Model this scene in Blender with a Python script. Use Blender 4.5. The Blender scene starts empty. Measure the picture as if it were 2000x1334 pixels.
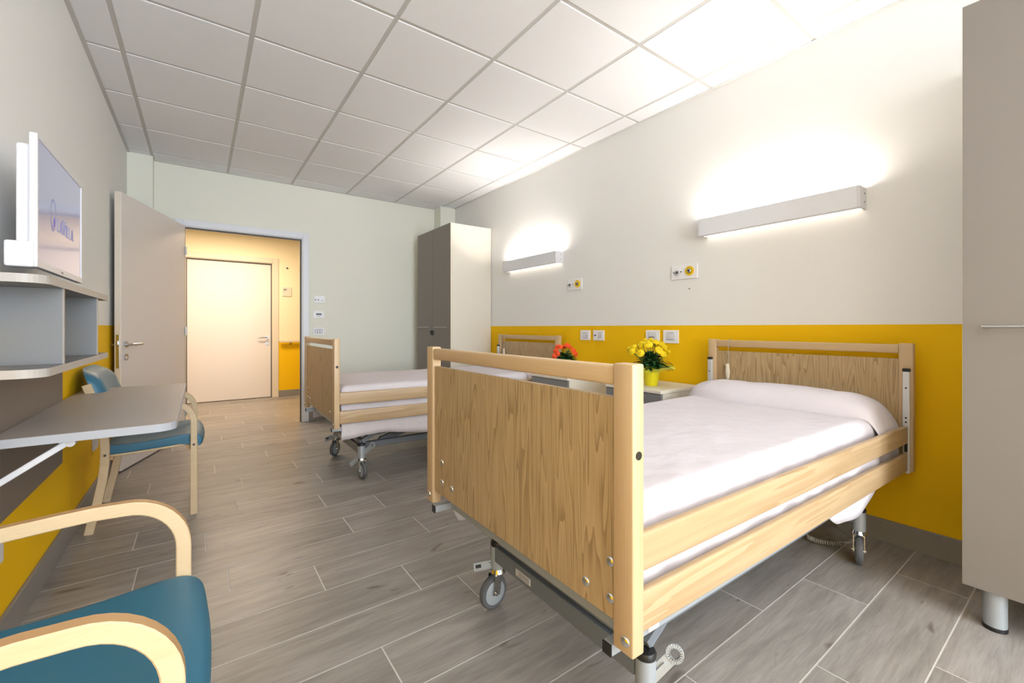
import bpy, bmesh, math, random
from mathutils import Vector, Matrix
random.seed(7)
PI = math.pi
S = bpy.context.scene
C = S.collection

# ---------------------------------------------------------------- camera
YAW = math.atan2(609, 845)
cd = bpy.data.cameras.new('camera'); cam = bpy.data.objects.new('camera', cd); C.objects.link(cam)
cd.sensor_width = 36; cd.sensor_fit = 'HORIZONTAL'; cd.lens = 845/2000*36
cd.shift_y = -27.5/2000; cd.clip_start = .02
cam.location = (0, 0, 1.085); cam.rotation_euler = (PI/2, 0, -YAW)
S.camera = cam
# ---------------------------------------------------------------- world (daylight that enters through the window)
w = bpy.data.worlds.new('sky'); S.world = w; w.use_nodes = True
w.node_tree.nodes['Background'].inputs[0].default_value = (.80, .90, 1.0, 1)
w.node_tree.nodes['Background'].inputs[1].default_value = 8.6
# window opening in the wall behind the camera
WX0, WX1, WZ0, WZ1, WY = -.45, 2.7, .3, 2.62, -3.8
def area(name, loc, rot, sx, sy, power, col, portal=False):
    l = bpy.data.lights.new(name, 'AREA'); l.shape = 'RECTANGLE'; l.size = sx; l.size_y = sy
    l.energy = power; l.color = col
    if portal: l.cycles.is_portal = True
    o = bpy.data.objects.new(name, l); C.objects.link(o); o.location = loc; o.rotation_euler = rot
    return o
area('window_portal', ((WX0+WX1)/2, WY-.05, (WZ0+WZ1)/2), (PI/2, 0, 0), WX1-WX0, WZ1-WZ0, 1, (1, 1, 1), True)
area('corridor_lamp', (.3, 6.5, 2.45), (0, 0, 0), 1.2, .5, 35, (1, .79, .56))
S.view_settings.view_transform = 'Standard'; S.view_settings.look = 'None'
S.view_settings.gamma = 1; S.view_settings.use_curve_mapping = False
S.view_settings.exposure = 0.70
LAMP_UP = 82.0
LAMP_DOWN = 1.4

# ---------------------------------------------------------------- materials
def lin(c):
    return tuple((x/12.92 if x <= .04045 else ((x+.055)/1.055)**2.4) for x in [v/255 for v in c])+(1,)
def mat(name, col, rough=.5, metal=0, spec=None, emit=None, es=0, coat=0):
    m = bpy.data.materials.new(name); m.use_nodes = True
    b = m.node_tree.nodes['Principled BSDF']
    b.inputs['Base Color'].default_value = lin(col); b.inputs['Roughness'].default_value = rough
    b.inputs['Metallic'].default_value = metal
    if spec is not None: b.inputs['Specular IOR Level'].default_value = spec
    if emit: b.inputs['Emission Color'].default_value = lin(emit); b.inputs['Emission Strength'].default_value = es
    if coat: b.inputs['Coat Weight'].default_value = coat; b.inputs['Coat Roughness'].default_value = .1
    return m
def nodes(m):
    nt = m.node_tree; return nt, nt.nodes, nt.links, nt.nodes['Principled BSDF']
def noise_bump(m, scale=200, strength=.1, dist=.002, stretch=(1, 1, 1)):
    nt, N, L, b = nodes(m)
    tc = N.new('ShaderNodeTexCoord'); mp = N.new('ShaderNodeMapping'); mp.inputs['Scale'].default_value = stretch
    n = N.new('ShaderNodeTexNoise'); n.inputs['Scale'].default_value = scale; n.inputs['Detail'].default_value = 3
    bp = N.new('ShaderNodeBump'); bp.inputs['Strength'].default_value = strength; bp.inputs['Distance'].default_value = dist
    L.new(tc.outputs['Object'], mp.inputs[0]); L.new(mp.outputs[0], n.inputs['Vector'])
    L.new(n.outputs[0], bp.inputs['Height']); L.new(bp.outputs[0], b.inputs['Normal'])
    return m
def wood(name, c1, c2, stretch, wscale=9, dist=5, rough=.42, bump=.15, fine=.5):
    m = mat(name, c1, rough); nt, N, L, b = nodes(m)
    tc = N.new('ShaderNodeTexCoord'); mp = N.new('ShaderNodeMapping'); mp.inputs['Scale'].default_value = stretch
    L.new(tc.outputs['Object'], mp.inputs[0])
    big = N.new('ShaderNodeTexNoise'); big.inputs['Scale'].default_value = 1.6; big.inputs['Detail'].default_value = 2
    L.new(mp.outputs[0], big.inputs['Vector'])
    mul = N.new('ShaderNodeMath'); mul.operation = 'MULTIPLY'; mul.inputs[1].default_value = wscale
    L.new(big.outputs[0], mul.inputs[0])
    sn = N.new('ShaderNodeMath'); sn.operation = 'FRACT'; L.new(mul.outputs[0], sn.inputs[0])
    fn = N.new('ShaderNodeTexNoise'); fn.inputs['Scale'].default_value = dist*12; fn.inputs['Detail'].default_value = 4
    mp2 = N.new('ShaderNodeMapping'); mp2.inputs['Scale'].default_value = tuple(s if s == max(stretch) else s*.35 for s in stretch)
    L.new(tc.outputs['Object'], mp2.inputs[0]); L.new(mp2.outputs[0], fn.inputs['Vector'])
    mx = N.new('ShaderNodeMix'); mx.data_type = 'FLOAT'; mx.inputs[0].default_value = fine
    L.new(sn.outputs[0], mx.inputs[2]); L.new(fn.outputs[0], mx.inputs[3])
    rp = N.new('ShaderNodeValToRGB'); rp.color_ramp.elements[0].position = .25; rp.color_ramp.elements[1].position = .75
    rp.color_ramp.elements[0].color = lin(c1); rp.color_ramp.elements[1].color = lin(c2)
    if name == 'oak_veneer':
        e_ = rp.color_ramp.elements.new(.40); e_.color = lin((178, 152, 112)); rp.color_ramp.elements[0].color = lin((152, 126, 88)); rp.color_ramp.elements[0].position = .30
    L.new(mx.outputs[0], rp.inputs[0]); L.new(rp.outputs[0], b.inputs['Base Color'])
    bp = N.new('ShaderNodeBump'); bp.inputs['Strength'].default_value = bump; bp.inputs['Distance'].default_value = .001
    L.new(mx.outputs[0], bp.inputs['Height']); L.new(bp.outputs[0], b.inputs['Normal'])
    return m
M = {}
M['oak'] = wood('oak_veneer', (160, 136, 100), (192, 166, 126), (9, 9, .55), 16, 4, .42, .2, .56)
M['beech_z'] = wood('beech_upright', (196, 166, 126), (206, 178, 140), (9, 9, .4), 3, 5, .4, .08, .7)
M['beech_x'] = wood('beech_lengthwise', (172, 143, 106), (190, 164, 129), (.5, 9, 14), 5, 5, .4, .12, .55)
M['beech_y'] = wood('beech_crosswise', (196, 166, 126), (206, 178, 140), (9, .4, 9), 3, 5, .4, .08, .7)
M['birch'] = wood('birch_bentwood', (200, 175, 138), (212, 189, 154), (1.2, 6, 6), 3, 6, .4, .06, .75)
M['birch_edge'] = mat('birch_laminated_edge', (182, 144, 100), .45)
M['teal'] = noise_bump(mat('teal_vinyl', (42, 104, 130), .42), 900, .08, .0005)
M['white_paint'] = noise_bump(mat('white_wall_paint', (241, 240, 237), .9, spec=.2), 60, .03)
M['end_paint'] = noise_bump(mat('pale_wall_paint', (238, 237, 224), .9, spec=.2), 60, .03)
M['ceil'] = noise_bump(mat('ceiling_tile', (244, 244, 246), .95, spec=.1), 260, .15, .001)
M['grid'] = mat('ceiling_grid', (205, 203, 200), .6)
M['white_metal'] = mat('white_lacquer_metal', (232, 233, 238), .4)
M['white_plastic'] = mat('white_plastic', (224, 223, 227), .35)
M['plate_white'] = mat('white_plate_plastic', (246, 245, 247), .35)
M['grey_mark'] = mat('grey_print', (120, 122, 130), .5)
M['dark'] = mat('black_plastic', (28, 28, 30), .45)
M['rubber'] = mat('grey_rubber', (92, 94, 98), .6)
M['wheel'] = mat('grey_wheel_plastic', (158, 166, 172), .4)
M['steel'] = mat('brushed_steel', (196, 198, 202), .28, 1)
M['chrome'] = mat('chrome', (215, 217, 220), .12, 1)
M['bedgrey'] = mat('grey_powder_coat', (112, 118, 126), .42)
M['silver'] = mat('silver_powder_coat', (168, 174, 180), .38, .25)
M['alu'] = mat('aluminium_strip', (215, 217, 222), .3, .3)
M['linen'] = noise_bump(mat('white_linen', (212, 205, 209), .9, spec=.15), 14, .35, .02)
M['mattress'] = mat('mattress_cover', (215, 215, 218), .9)
M['taupe'] = mat('taupe_laminate', (132, 125, 119), .45)
M['cream'] = mat('cream_laminate', (226, 219, 204), .45)
M['cream_edge'] = mat('cream_edge_band', (232, 222, 200), .5)
M['greyfront'] = mat('grey_laminate', (128, 128, 130), .45)
M['desk_top'] = mat('grey_brown_laminate', (168, 160, 154), .42)
M['desk_edge'] = mat('pale_edge_band', (172, 175, 182), .4)
M['shelf_grey'] = mat('grey_shelf_board', (126, 128, 132), .5)
M['shelf_edge'] = mat('shelf_edge_band', (184, 178, 172), .45)
M['panel_brown'] = mat('grey_brown_panel', (118, 106, 98), .5)
M['door'] = mat('door_laminate', (232, 223, 216), .45)
M['door_edge'] = mat('door_edge_wood', (228, 216, 200), .5)
M['frame'] = mat('door_frame_white', (228, 230, 236), .35)
M['frame_warm'] = mat('door_frame_cream', (228, 214, 192), .4)
M['gasket'] = mat('door_gasket', (95, 92, 90), .6)
M['leaf'] = mat('green_leaf', (38, 84, 34), .5)
M['leaf2'] = mat('pale_green_leaf', (78, 120, 52), .5)
M['yellow_petal'] = mat('yellow_petal', (246, 214, 2), .6)
M['yellow_heart'] = mat('yellow_heart', (205, 160, 10), .7)
M['orange_petal'] = mat('orange_petal', (244, 84, 22), .6)
M['pot_yellow'] = mat('yellow_pot', (226, 210, 20), .35)
M['pot_orange'] = mat('orange_pot', (226, 110, 40), .4)
M['wrap'] = mat('yellow_wrapper', (222, 222, 60), .4)
M['soil'] = mat('potting_soil', (50, 38, 30), .95)
M['yellow_ring'] = mat('yellow_ring', (238, 196, 12), .4)
M['screen'] = mat('lit_screen', (60, 60, 70), .12, emit=(176, 178, 206), es=.30)
M['logo'] = mat('purple_logo', (80, 62, 150), .3, emit=(98, 84, 176), es=.35)
M['logo_grey'] = mat('grey_logo', (100, 98, 130), .3, emit=(126, 122, 160), es=.35)
M['lamp_up'] = mat('lamp_tube', (255, 255, 255), .5, emit=(255, 247, 238), es=LAMP_UP)
M['lamp_down'] = mat('lamp_diffuser', (255, 255, 255), .5, emit=(255, 244, 230), es=LAMP_DOWN)
M['coil'] = mat('grey_cable', (168, 166, 160), .5)
M['baseboard'] = noise_bump(mat('grey_tile_skirting', (140, 136, 132), .45), 30, .05)

def two_tone(name, upper, lower, z=1.10):
    m = mat(name, upper, .75, spec=.25); nt, N, L, b = nodes(m)
    g = N.new('ShaderNodeNewGeometry'); sp = N.new('ShaderNodeSeparateXYZ'); gt = N.new('ShaderNodeMath'); gt.operation = 'GREATER_THAN'
    gt.inputs[1].default_value = z; mx = N.new('ShaderNodeMix'); mx.data_type = 'RGBA'
    mx.inputs[6].default_value = lin(lower); mx.inputs[7].default_value = lin(upper)
    L.new(g.outputs['Position'], sp.inputs[0]); L.new(sp.outputs[2], gt.inputs[0]); L.new(gt.outputs[0], mx.inputs[0])
    L.new(mx.outputs[2], b.inputs['Base Color'])
    return noise_bump(m, 60, .03)
M['wall_two'] = two_tone('two_tone_wall_paint', (241, 240, 237), (246, 195, 2))
M['wall_corr'] = two_tone('corridor_wall_paint', (250, 238, 205), (250, 198, 8), .86)

def floor_mat():
    m = mat('wood_look_floor_tile', (150, 140, 130), .36, spec=.45); nt, N, L, b = nodes(m)
    tc = N.new('ShaderNodeTexCoord'); at = N.new('ShaderNodeAttribute'); at.attribute_name = 'tone'
    off = N.new('ShaderNodeVectorMath'); off.operation = 'SCALE'; off.inputs[0].default_value = (13, 31, 57)
    L.new(at.outputs['Fac'], off.inputs['Scale'])
    ad = N.new('ShaderNodeVectorMath'); ad.operation = 'ADD'; L.new(tc.outputs['Object'], ad.inputs[0]); L.new(off.outputs[0], ad.inputs[1])
    def nz(stretch, sc, det):
        mp = N.new('ShaderNodeMapping'); mp.inputs['Scale'].default_value = stretch; L.new(ad.outputs[0], mp.inputs[0])
        n = N.new('ShaderNodeTexNoise'); n.inputs['Scale'].default_value = sc; n.inputs['Detail'].default_value = det
        n.inputs['Distortion'].default_value = .6
        L.new(mp.outputs[0], n.inputs['Vector']); return n
    a = nz((1.4, 11, 1), 2.2, 4); f = nz((4, 60, 1), 3, 3); k = nz((4, 11, 1), 1.7, 1)
    mx = N.new('ShaderNodeMix'); mx.data_type = 'FLOAT'; mx.inputs[0].default_value = .35
    L.new(a.outputs[0], mx.inputs[2]); L.new(f.outputs[0], mx.inputs[3])
    rp = N.new('ShaderNodeValToRGB'); e = rp.color_ramp.elements
    e[0].position = .32; e[0].color = lin((128, 122, 116)); e[1].position = .66; e[1].color = lin((164, 158, 152))
    L.new(mx.outputs[0], rp.inputs[0])
    kr = N.new('ShaderNodeValToRGB'); e = kr.color_ramp.elements     # knots
    e[0].position = .70; e[0].color = (0, 0, 0, 1); e[1].position = .80; e[1].color = (1, 1, 1, 1)
    L.new(k.outputs[0], kr.inputs[0])
    m1 = N.new('ShaderNodeMix'); m1.data_type = 'RGBA'; m1.inputs[7].default_value = lin((88, 76, 68))
    kf = N.new('ShaderNodeMath'); kf.operation = 'MULTIPLY'; kf.inputs[1].default_value = .7
    L.new(kr.outputs[0], kf.inputs[0]); L.new(kf.outputs[0], m1.inputs[0]); L.new(rp.outputs[0], m1.inputs[6])
    vr = N.new('ShaderNodeMapRange'); vr.inputs[3].default_value = .88; vr.inputs[4].default_value = 1.1
    L.new(at.outputs['Fac'], vr.inputs[0])
    hs = N.new('ShaderNodeHueSaturation'); L.new(vr.outputs[0], hs.inputs['Value']); L.new(m1.outputs[2], hs.inputs['Color'])
    L.new(hs.outputs[0], b.inputs['Base Color'])
    bp = N.new('ShaderNodeBump'); bp.inputs['Strength'].default_value = .12; bp.inputs['Distance'].default_value = .002
    L.new(mx.outputs[0], bp.inputs['Height']); L.new(bp.outputs[0], b.inputs['Normal'])
    return m
M['floor'] = floor_mat()
M['grout'] = mat('pale_grout', (212, 208, 202), .8)

# ---------------------------------------------------------------- mesh helpers
class MB:
    def __init__(s): s.bm = bmesh.new()
    def _bev(s, vs, bev, seg=2):
        if bev <= 0: return
        es = {e for v in vs for e in v.link_edges}
        bmesh.ops.bevel(s.bm, geom=list(es), offset=bev, segments=seg, affect='EDGES', profile=.5)
    def box(s, x0, x1, y0, y1, z0, z1, bev=0, rot=None, piv=None, seg=2):
        r = bmesh.ops.create_cube(s.bm, size=1)['verts']
        for v in r:
            v.co = Vector((x0+(v.co.x+.5)*(x1-x0), y0+(v.co.y+.5)*(y1-y0), z0+(v.co.z+.5)*(z1-z0)))
        if rot is not None:
            p = Vector(piv) if piv is not None else Vector(((x0+x1)/2, (y0+y1)/2, (z0+z1)/2))
            for v in r: v.co = rot @ (v.co-p)+p
        s._bev(r, bev, seg); return s
    def bar(s, a, b, w, h, bev=0, up=(0, 0, 1)):
        a = Vector(a); b = Vector(b); d = (b-a); l = d.length; d.normalize(); u = Vector(up)
        sd = d.cross(u).normalized(); u = sd.cross(d).normalized()
        r = bmesh.ops.create_cube(s.bm, size=1)['verts']
        for v in r: v.co = a+d*((v.co.x+.5)*l)+sd*(v.co.y*w)+u*(v.co.z*h)
        s._bev(r, bev); return s
    def cyl(s, a, b, r0, r1=None, seg=20, caps=True):
        a = Vector(a); b = Vector(b); r1 = r0 if r1 is None else r1; d = (b-a).normalized()
        t = Vector((1, 0, 0)) if abs(d.x) < .9 else Vector((0, 1, 0)); p = d.cross(t).normalized(); q = d.cross(p)
        A = []; B_ = []
        for i in range(seg):
            c, n = math.cos(2*PI*i/seg), math.sin(2*PI*i/seg)
            A.append(s.bm.verts.new(a+(p*c+q*n)*r0)); B_.append(s.bm.verts.new(b+(p*c+q*n)*r1))
        for i in range(seg):
            j = (i+1) % seg; s.bm.faces.new((A[i], A[j], B_[j], B_[i]))
        if caps: s.bm.faces.new(A[::-1]); s.bm.faces.new(B_)
        return s
    def tube(s, pts, r, seg=10, rad=None):
        pts = [Vector(p) for p in pts]; rings = []; prev = None
        for i, p in enumerate(pts):
            d = (pts[min(i+1, len(pts)-1)]-pts[max(i-1, 0)]).normalized()
            if prev is None: prev = Vector((0, 0, 1)) if abs(d.z) < .9 else Vector((1, 0, 0))
            n = (prev-d*prev.dot(d)).normalized(); prev = n; b = d.cross(n); rr = rad[i] if rad else r
            rings.append([s.bm.verts.new(p+(n*math.cos(2*PI*k/seg)+b*math.sin(2*PI*k/seg))*rr) for k in range(seg)])
        for a, b in zip(rings, rings[1:]):
            for k in range(seg):
                l = (k+1) % seg; s.bm.faces.new((a[k], a[l], b[l], b[k]))
        s.bm.faces.new(rings[0][::-1]); s.bm.faces.new(rings[-1]); return s
    def ribbon(s, pts, w, h, side=(0, 1, 0), bev=.003, two=0):
        """rectangular section swept along pts; w measured along side, h across"""
        pts = [Vector(p) for p in pts]; sd = Vector(side).normalized(); rings = []
        for i, p in enumerate(pts):
            d = (pts[min(i+1, len(pts)-1)]-pts[max(i-1, 0)]).normalized(); n = sd.cross(d).normalized()
            hh = h[i] if isinstance(h, list) else h
            sec = [(-w/2+bev, -hh/2), (w/2-bev, -hh/2), (w/2, -hh/2+bev), (w/2, hh/2-bev), (w/2-bev, hh/2), (-w/2+bev, hh/2), (-w/2, hh/2-bev), (-w/2, -hh/2+bev)]
            rings.append([s.bm.verts.new(p+sd*a+n*b) for a, b in sec])
        for a, b in zip(rings, rings[1:]):
            for k in range(8):
                l = (k+1) % 8; f = s.bm.faces.new((a[k], a[l], b[l], b[k]))
                if k in (0, 4): f.material_index = two
        s.bm.faces.new(rings[0][::-1]); s.bm.faces.new(rings[-1]); return s
    def lathe(s, prof, c, seg=28, axis='z'):
        c = Vector(c); rings = []
        for r, h in prof:
            ring = []
            for k in range(seg):
                a = 2*PI*k/seg; x, y = r*math.cos(a), r*math.sin(a)
                v = {'z': (x, y, h), 'y': (x, h, y), 'x': (h, x, y)}[axis]
                ring.append(s.bm.verts.new(c+Vector(v)))
            rings.append(ring)
        for a, b in zip(rings, rings[1:]):
            for k in range(seg):
                l = (k+1) % seg; s.bm.faces.new((a[k], a[l], b[l], b[k]))
        if prof[0][0] > 1e-5: s.bm.faces.new(rings[0])
        if prof[-1][0] > 1e-5: s.bm.faces.new(rings[-1][::-1])
        return s
    def prism(s, poly, z0, z1, bev=0, axis='z'):
        f = {'z': lambda x, y, z: (x, y, z), 'y': lambda x, y, z: (x, z, y), 'x': lambda x, y, z: (z, x, y)}[axis]
        A = [s.bm.verts.new(f(x, y, z0)) for x, y in poly]; B_ = [s.bm.verts.new(f(x, y, z1)) for x, y in poly]
        n = len(poly)
        for i in range(n): s.bm.faces.new((A[i], A[(i+1) % n], B_[(i+1) % n], B_[i]))
        s.bm.faces.new(A[::-1]); s.bm.faces.new(B_)
        if bev:
            es = [e for v in A+B_ for e in v.link_edges if (e.verts[0] in A) == (e.verts[1] in A)]
            bmesh.ops.bevel(s.bm, geom=list(set(es)), offset=bev, segments=2, affect='EDGES')
        return s
    def grid(s, fn, nu, nv, closed=False):
        V = [[s.bm.verts.new(fn(i/nu, j/nv)) for j in range(nv+1)] for i in range(nu+1)]
        for i in range(nu):
            for j in range(nv): s.bm.faces.new((V[i][j], V[i+1][j], V[i+1][j+1], V[i][j+1]))
        return V
    def sphere(s, c, r, sc=(1, 1, 1), u=12, v=8):
        rr = bmesh.ops.create_uvsphere(s.bm, u_segments=u, v_segments=v, radius=r)['verts']
        for q in rr: q.co = Vector((q.co.x*sc[0], q.co.y*sc[1], q.co.z*sc[2]))+Vector(c)
        return s
ORG = {}
def tag(o, label, cat, group=None):
    o['label'] = label; o['category'] = cat
    if group: o['group'] = group
    return o
def build(mb, name, m, parent=None, smooth=None, label=None):
    bm = mb.bm if isinstance(mb, MB) else mb
    bmesh.ops.remove_doubles(bm, verts=bm.verts, dist=1e-6)
    bmesh.ops.recalc_face_normals(bm, faces=bm.faces)
    me = bpy.data.meshes.new(name)
    org = Vector((0, 0, 0))
    if parent is not None: org = Vector(ORG.get(parent.name, (0, 0, 0)))
    else:
        # top-level mesh: origin at the bottom centre of its bounds
        xs = [v.co for v in bm.verts]
        org = Vector(((min(v.x for v in xs)+max(v.x for v in xs))/2, (min(v.y for v in xs)+max(v.y for v in xs))/2, min(v.z for v in xs)))
    bmesh.ops.translate(bm, verts=bm.verts, vec=-org)
    if smooth is not None:
        for f in bm.faces: f.smooth = True
        for e in bm.edges:
            if len(e.link_faces) == 2 and e.calc_face_angle(0) > math.radians(smooth): e.smooth = False
    ms = m if isinstance(m, (list, tuple)) else [m]
    bm.to_mesh(me); bm.free()
    for q in ms: me.materials.append(q)
    o = bpy.data.objects.new(name, me); C.objects.link(o)
    if parent is not None:
        o.parent = parent; ORG[o.name] = tuple(org)
    else:
        o.location = org
    if label: o['label'] = label
    return o
def struct(mb, name, m, parent=None, smooth=None):
    bm = mb.bm; 
    o = build(mb, name, m, parent, smooth)
    if parent is None: o['kind'] = 'structure'
    return o
def thing(name, label, cat, loc=(0, 0, 0), rz=0, group=None, local=False):
    o = bpy.data.objects.new(name, None); C.objects.link(o); o.location = loc; o.rotation_euler = (0, 0, rz)
    o.empty_display_size = .05
    ORG[o.name] = (0, 0, 0) if local else tuple(loc)
    return tag(o, label, cat, group)
def copy_tree(o, loc, rz=None, label=None):
    def rec(q, parent):
        c = q.copy(); C.objects.link(c)
        if parent is not None: c.parent = parent
        for ch in [k for k in bpy.data.objects if k.parent == q]: rec(ch, c)
        return c
    r = rec(o, None); r.location = loc
    if rz is not None: r.rotation_euler = (0, 0, rz)
    if label: r['label'] = label
    return r
def RZ(a): return Matrix.Rotation(a, 3, 'Z')
def RY(a): return Matrix.Rotation(a, 3, 'Y')
def RX(a): return Matrix.Rotation(a, 3, 'X')
def quad_hole(mb, axis, c0, c1, u0, u1, z0, z1, holes):
    """slab along u with rectangular holes (ha,hb,za,zb); axis='y' : slab thickness c0..c1 in y, u = x"""
    us = sorted({u0, u1, *[h[0] for h in holes], *[h[1] for h in holes]})
    zs = sorted({z0, z1, *[h[2] for h in holes], *[h[3] for h in holes]})
    for a, b in zip(us, us[1:]):
        for c, d in zip(zs, zs[1:]):
            if any(h[0] <= a and b <= h[1] and h[2] <= c and d <= h[3] for h in holes): continue
            if axis == 'y': mb.box(a, b, c0, c1, c, d)
            else: mb.box(c0, c1, a, b, c, d)
def clean_inner(mb):
    bmesh.ops.remove_doubles(mb.bm, verts=mb.bm.verts, dist=1e-5)
    seen = {}
    for f in list(mb.bm.faces):
        k = tuple(sorted(v.index for v in f.verts))
        seen.setdefault(k, []).append(f)
    dele = [f for fs in seen.values() if len(fs) > 1 for f in fs]
    bmesh.ops.delete(mb.bm, geom=dele, context='FACES_ONLY')
    return mb

# ---------------------------------------------------------------- room shell
XL, XR, YE, H = -.545, 2.82, 5.43, 2.70
# floor planks
rows = {0: 1.91, 1: 1.607, 2: 1.229, 3: .86, 4: 1.20, 5: .50, 6: .912, 7: .744, 8: .42, 9: .10, 10: .66, 11: .022, 12: -.268, 13: 1.067, 14: .70}
def plank_floor(name, x0, x1, y0, y1):
    mb = MB(); bm = mb.bm; lay = bm.faces.layers.float.new('tone')
    g = .0015; L = .888; P = .2235
    k0 = math.floor((y0-.11)/P); k = k0
    rnd = random.Random(3)
    while .11+k*P < y1:
        ya, yb = max(y0, .11+k*P), min(y1, .11+(k+1)*P)
        o = rows.get(k, (k*.371) % L)
        n = math.floor((x0-o)/L)
        while o+n*L < x1:
            xa, xb = max(x0, o+n*L), min(x1, o+(n+1)*L)
            t = rnd.random()
            if xb-xa > .01 and yb-ya > .01:
                a, b, c, d = xa+g, xb-g, ya+g, yb-g; e = .0012
                top = [bm.verts.new(p) for p in ((a+e, c+e, 0), (b-e, c+e, 0), (b-e, d-e, 0), (a+e, d-e, 0))]
                bot = [bm.verts.new(p) for p in ((a, c, -.004), (b, c, -.004), (b, d, -.004), (a, d, -.004))]
                fs = [bm.faces.new(top)]
                for i in range(4): fs.append(bm.faces.new((bot[i], bot[(i+1) % 4], top[(i+1) % 4], top[i])))
                for f in fs: f[lay] = t; f.material_index = 0
            n += 1
        k += 1
    v = [bm.verts.new(p) for p in ((x0, y0, -.0012), (x1, y0, -.0012), (x1, y1, -.0012), (x0, y1, -.0012))]
    f = bm.faces.new(v); f.material_index = 1
    v = [bm.verts.new(p) for p in ((x0, y0, -.1), (x0, y1, -.1), (x1, y1, -.1), (x1, y0, -.1))]
    f = bm.faces.new(v); f.material_index = 1
    return struct(mb, name, [M['floor'], M['grout']])
plank_floor('floor', XL, XR, -3.92, YE+.12)
plank_floor('floor_corridor', -2.6, 3.4, YE+.12, 7.72)
# ceiling: tiles dropped below a T grid
gx = [-.96+.6*i for i in range(8)]; gx = [-.368+.601*i for i in range(6)]     # -.368 .233 .834 1.435 2.036 2.637
gy = [.983+.6015*i for i in range(-9, 8)]
xs = [XL]+gx+[XR]; ys = [-3.8]+[g for g in gy if -3.75 < g < 5.40]+[YE]
mb = MB()
for a, b in zip(xs, xs[1:]):
    for c, d in zip(ys, ys[1:]):
        e = .012
        a1 = a+(e if a != XL else .002); b1 = b-(e if b != XR else .002); c1 = c+(e if c > -3.75 else .002); d1 = d-(e if d < YE else .002)
        mb.box(a1, b1, c1, d1, H, H+.012, .002, seg=1)
ceil = struct(mb, 'ceiling', M['ceil'])
mb = MB(); mb.box(XL-.1, XR+.1, -3.92, YE+.1, H+.02, H+.12)
for g in gx: mb.box(g-.012, g+.012, -3.8, YE, H+.004, H+.02)
for g in ys[1:-1]: mb.box(XL, XR, g-.012, g+.012, H+.0045, H+.02)
o = struct(mb, 'ceiling_grid', M['grid'])
mb = MB()
mb.box(XL, XL+.022, -3.8, YE, H-.003, H+.001); mb.box(XR-.022, XR, -3.8, YE, H-.003, H+.001)
mb.box(XL, XR, YE-.022, YE, H-.003, H+.001); mb.box(XL, XR, -3.8, -3.778, H-.003, H+.001)
struct(mb, 'trim_1', M['grid'])
M['fill_glow'] = mat('fill_panel_emitter', (255, 255, 255), .5, emit=(255, 250, 242), es=10.0)  # glow for unseen panels added behind the camera as ambient fill
for px, py in ((.5335, -1.122), (1.7355, -1.122), (.5335, -2.325), (1.7355, -2.325)):
    t = thing('fill_panel_light', 'added square fill light panel below the ceiling behind the camera, out of view', 'fill light', (px, py, H-.012), 0, 'added fill light panels')
    mb = MB(); mb.box(px-.28, px+.28, py-.28, py+.28, H-.012, H-.002, .002); build(mb, 'frame', M['white_metal'], t)
    mb = MB(); mb.box(px-.265, px+.265, py-.265, py+.265, H-.014, H-.0115); build(mb, 'diffuser', M['fill_glow'], t)
# walls
mb = MB(); mb.box(XL-.12, XL, -3.92, YE+.12, -.05, H+.12); struct(mb, 'wall_left', M['wall_two'])
mb = MB(); mb.box(XR, XR+.12, -3.92, YE+.12, -.05, H+.12); struct(mb, 'wall_right', M['wall_two'])
DX0, DX1, DZ = -.155, .965, 2.115
mb = MB(); quad_hole(mb, 'y', YE, YE+.12, XL, XR, -.05, H+.12, [(DX0, DX1, -.05, DZ)]); clean_inner(mb); struct(mb, 'wall_end', M['end_paint'])
mb = MB(); quad_hole(mb, 'y', -3.92, -3.8, XL, XR, -.05, H+.12, [(WX0, WX1, WZ0, WZ1)]); clean_inner(mb); struct(mb, 'wall_back', M['wall_two'])
mb = MB()
for a, b in ((WX0, WX0+.06), (WX1-.06, WX1), ((WX0+WX1)/2-.05, (WX0+WX1)/2+.05)): mb.box(a, b, -3.89, -3.83, WZ0, WZ1, .004)
mb.box(WX0, WX1, -3.89, -3.83, WZ0, WZ0+.06, .004); mb.box(WX0, WX1, -3.89, -3.83, WZ1-.06, WZ1, .004)
struct(mb, 'window_1', M['frame'])
mb = MB(); mb.box(XL, -.362, 5.285, YE, 0, H); struct(mb, 'wall_column_left', M['end_paint'])
mb = MB(); mb.box(2.60, XR, 5.24, YE, 0, H); struct(mb, 'wall_column_right', M['end_paint'])
# skirting
mb = MB(); mb.box(XL, XL+.012, -3.8, 5.285, 0, .113, .002); struct(mb, 'baseboard_left', M['baseboard'])
mb = MB(); mb.box(XR-.012, XR, -3.8, 5.24, 0, .113, .002); struct(mb, 'baseboard_right', M['baseboard'])
mb = MB(); mb.box(1.015, 2.60, YE-.012, YE, 0, .11, .002); mb.box(-.362, -.24, YE-.012, YE, 0, .11, .002); struct(mb, 'baseboard_end', M['baseboard'])
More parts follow.
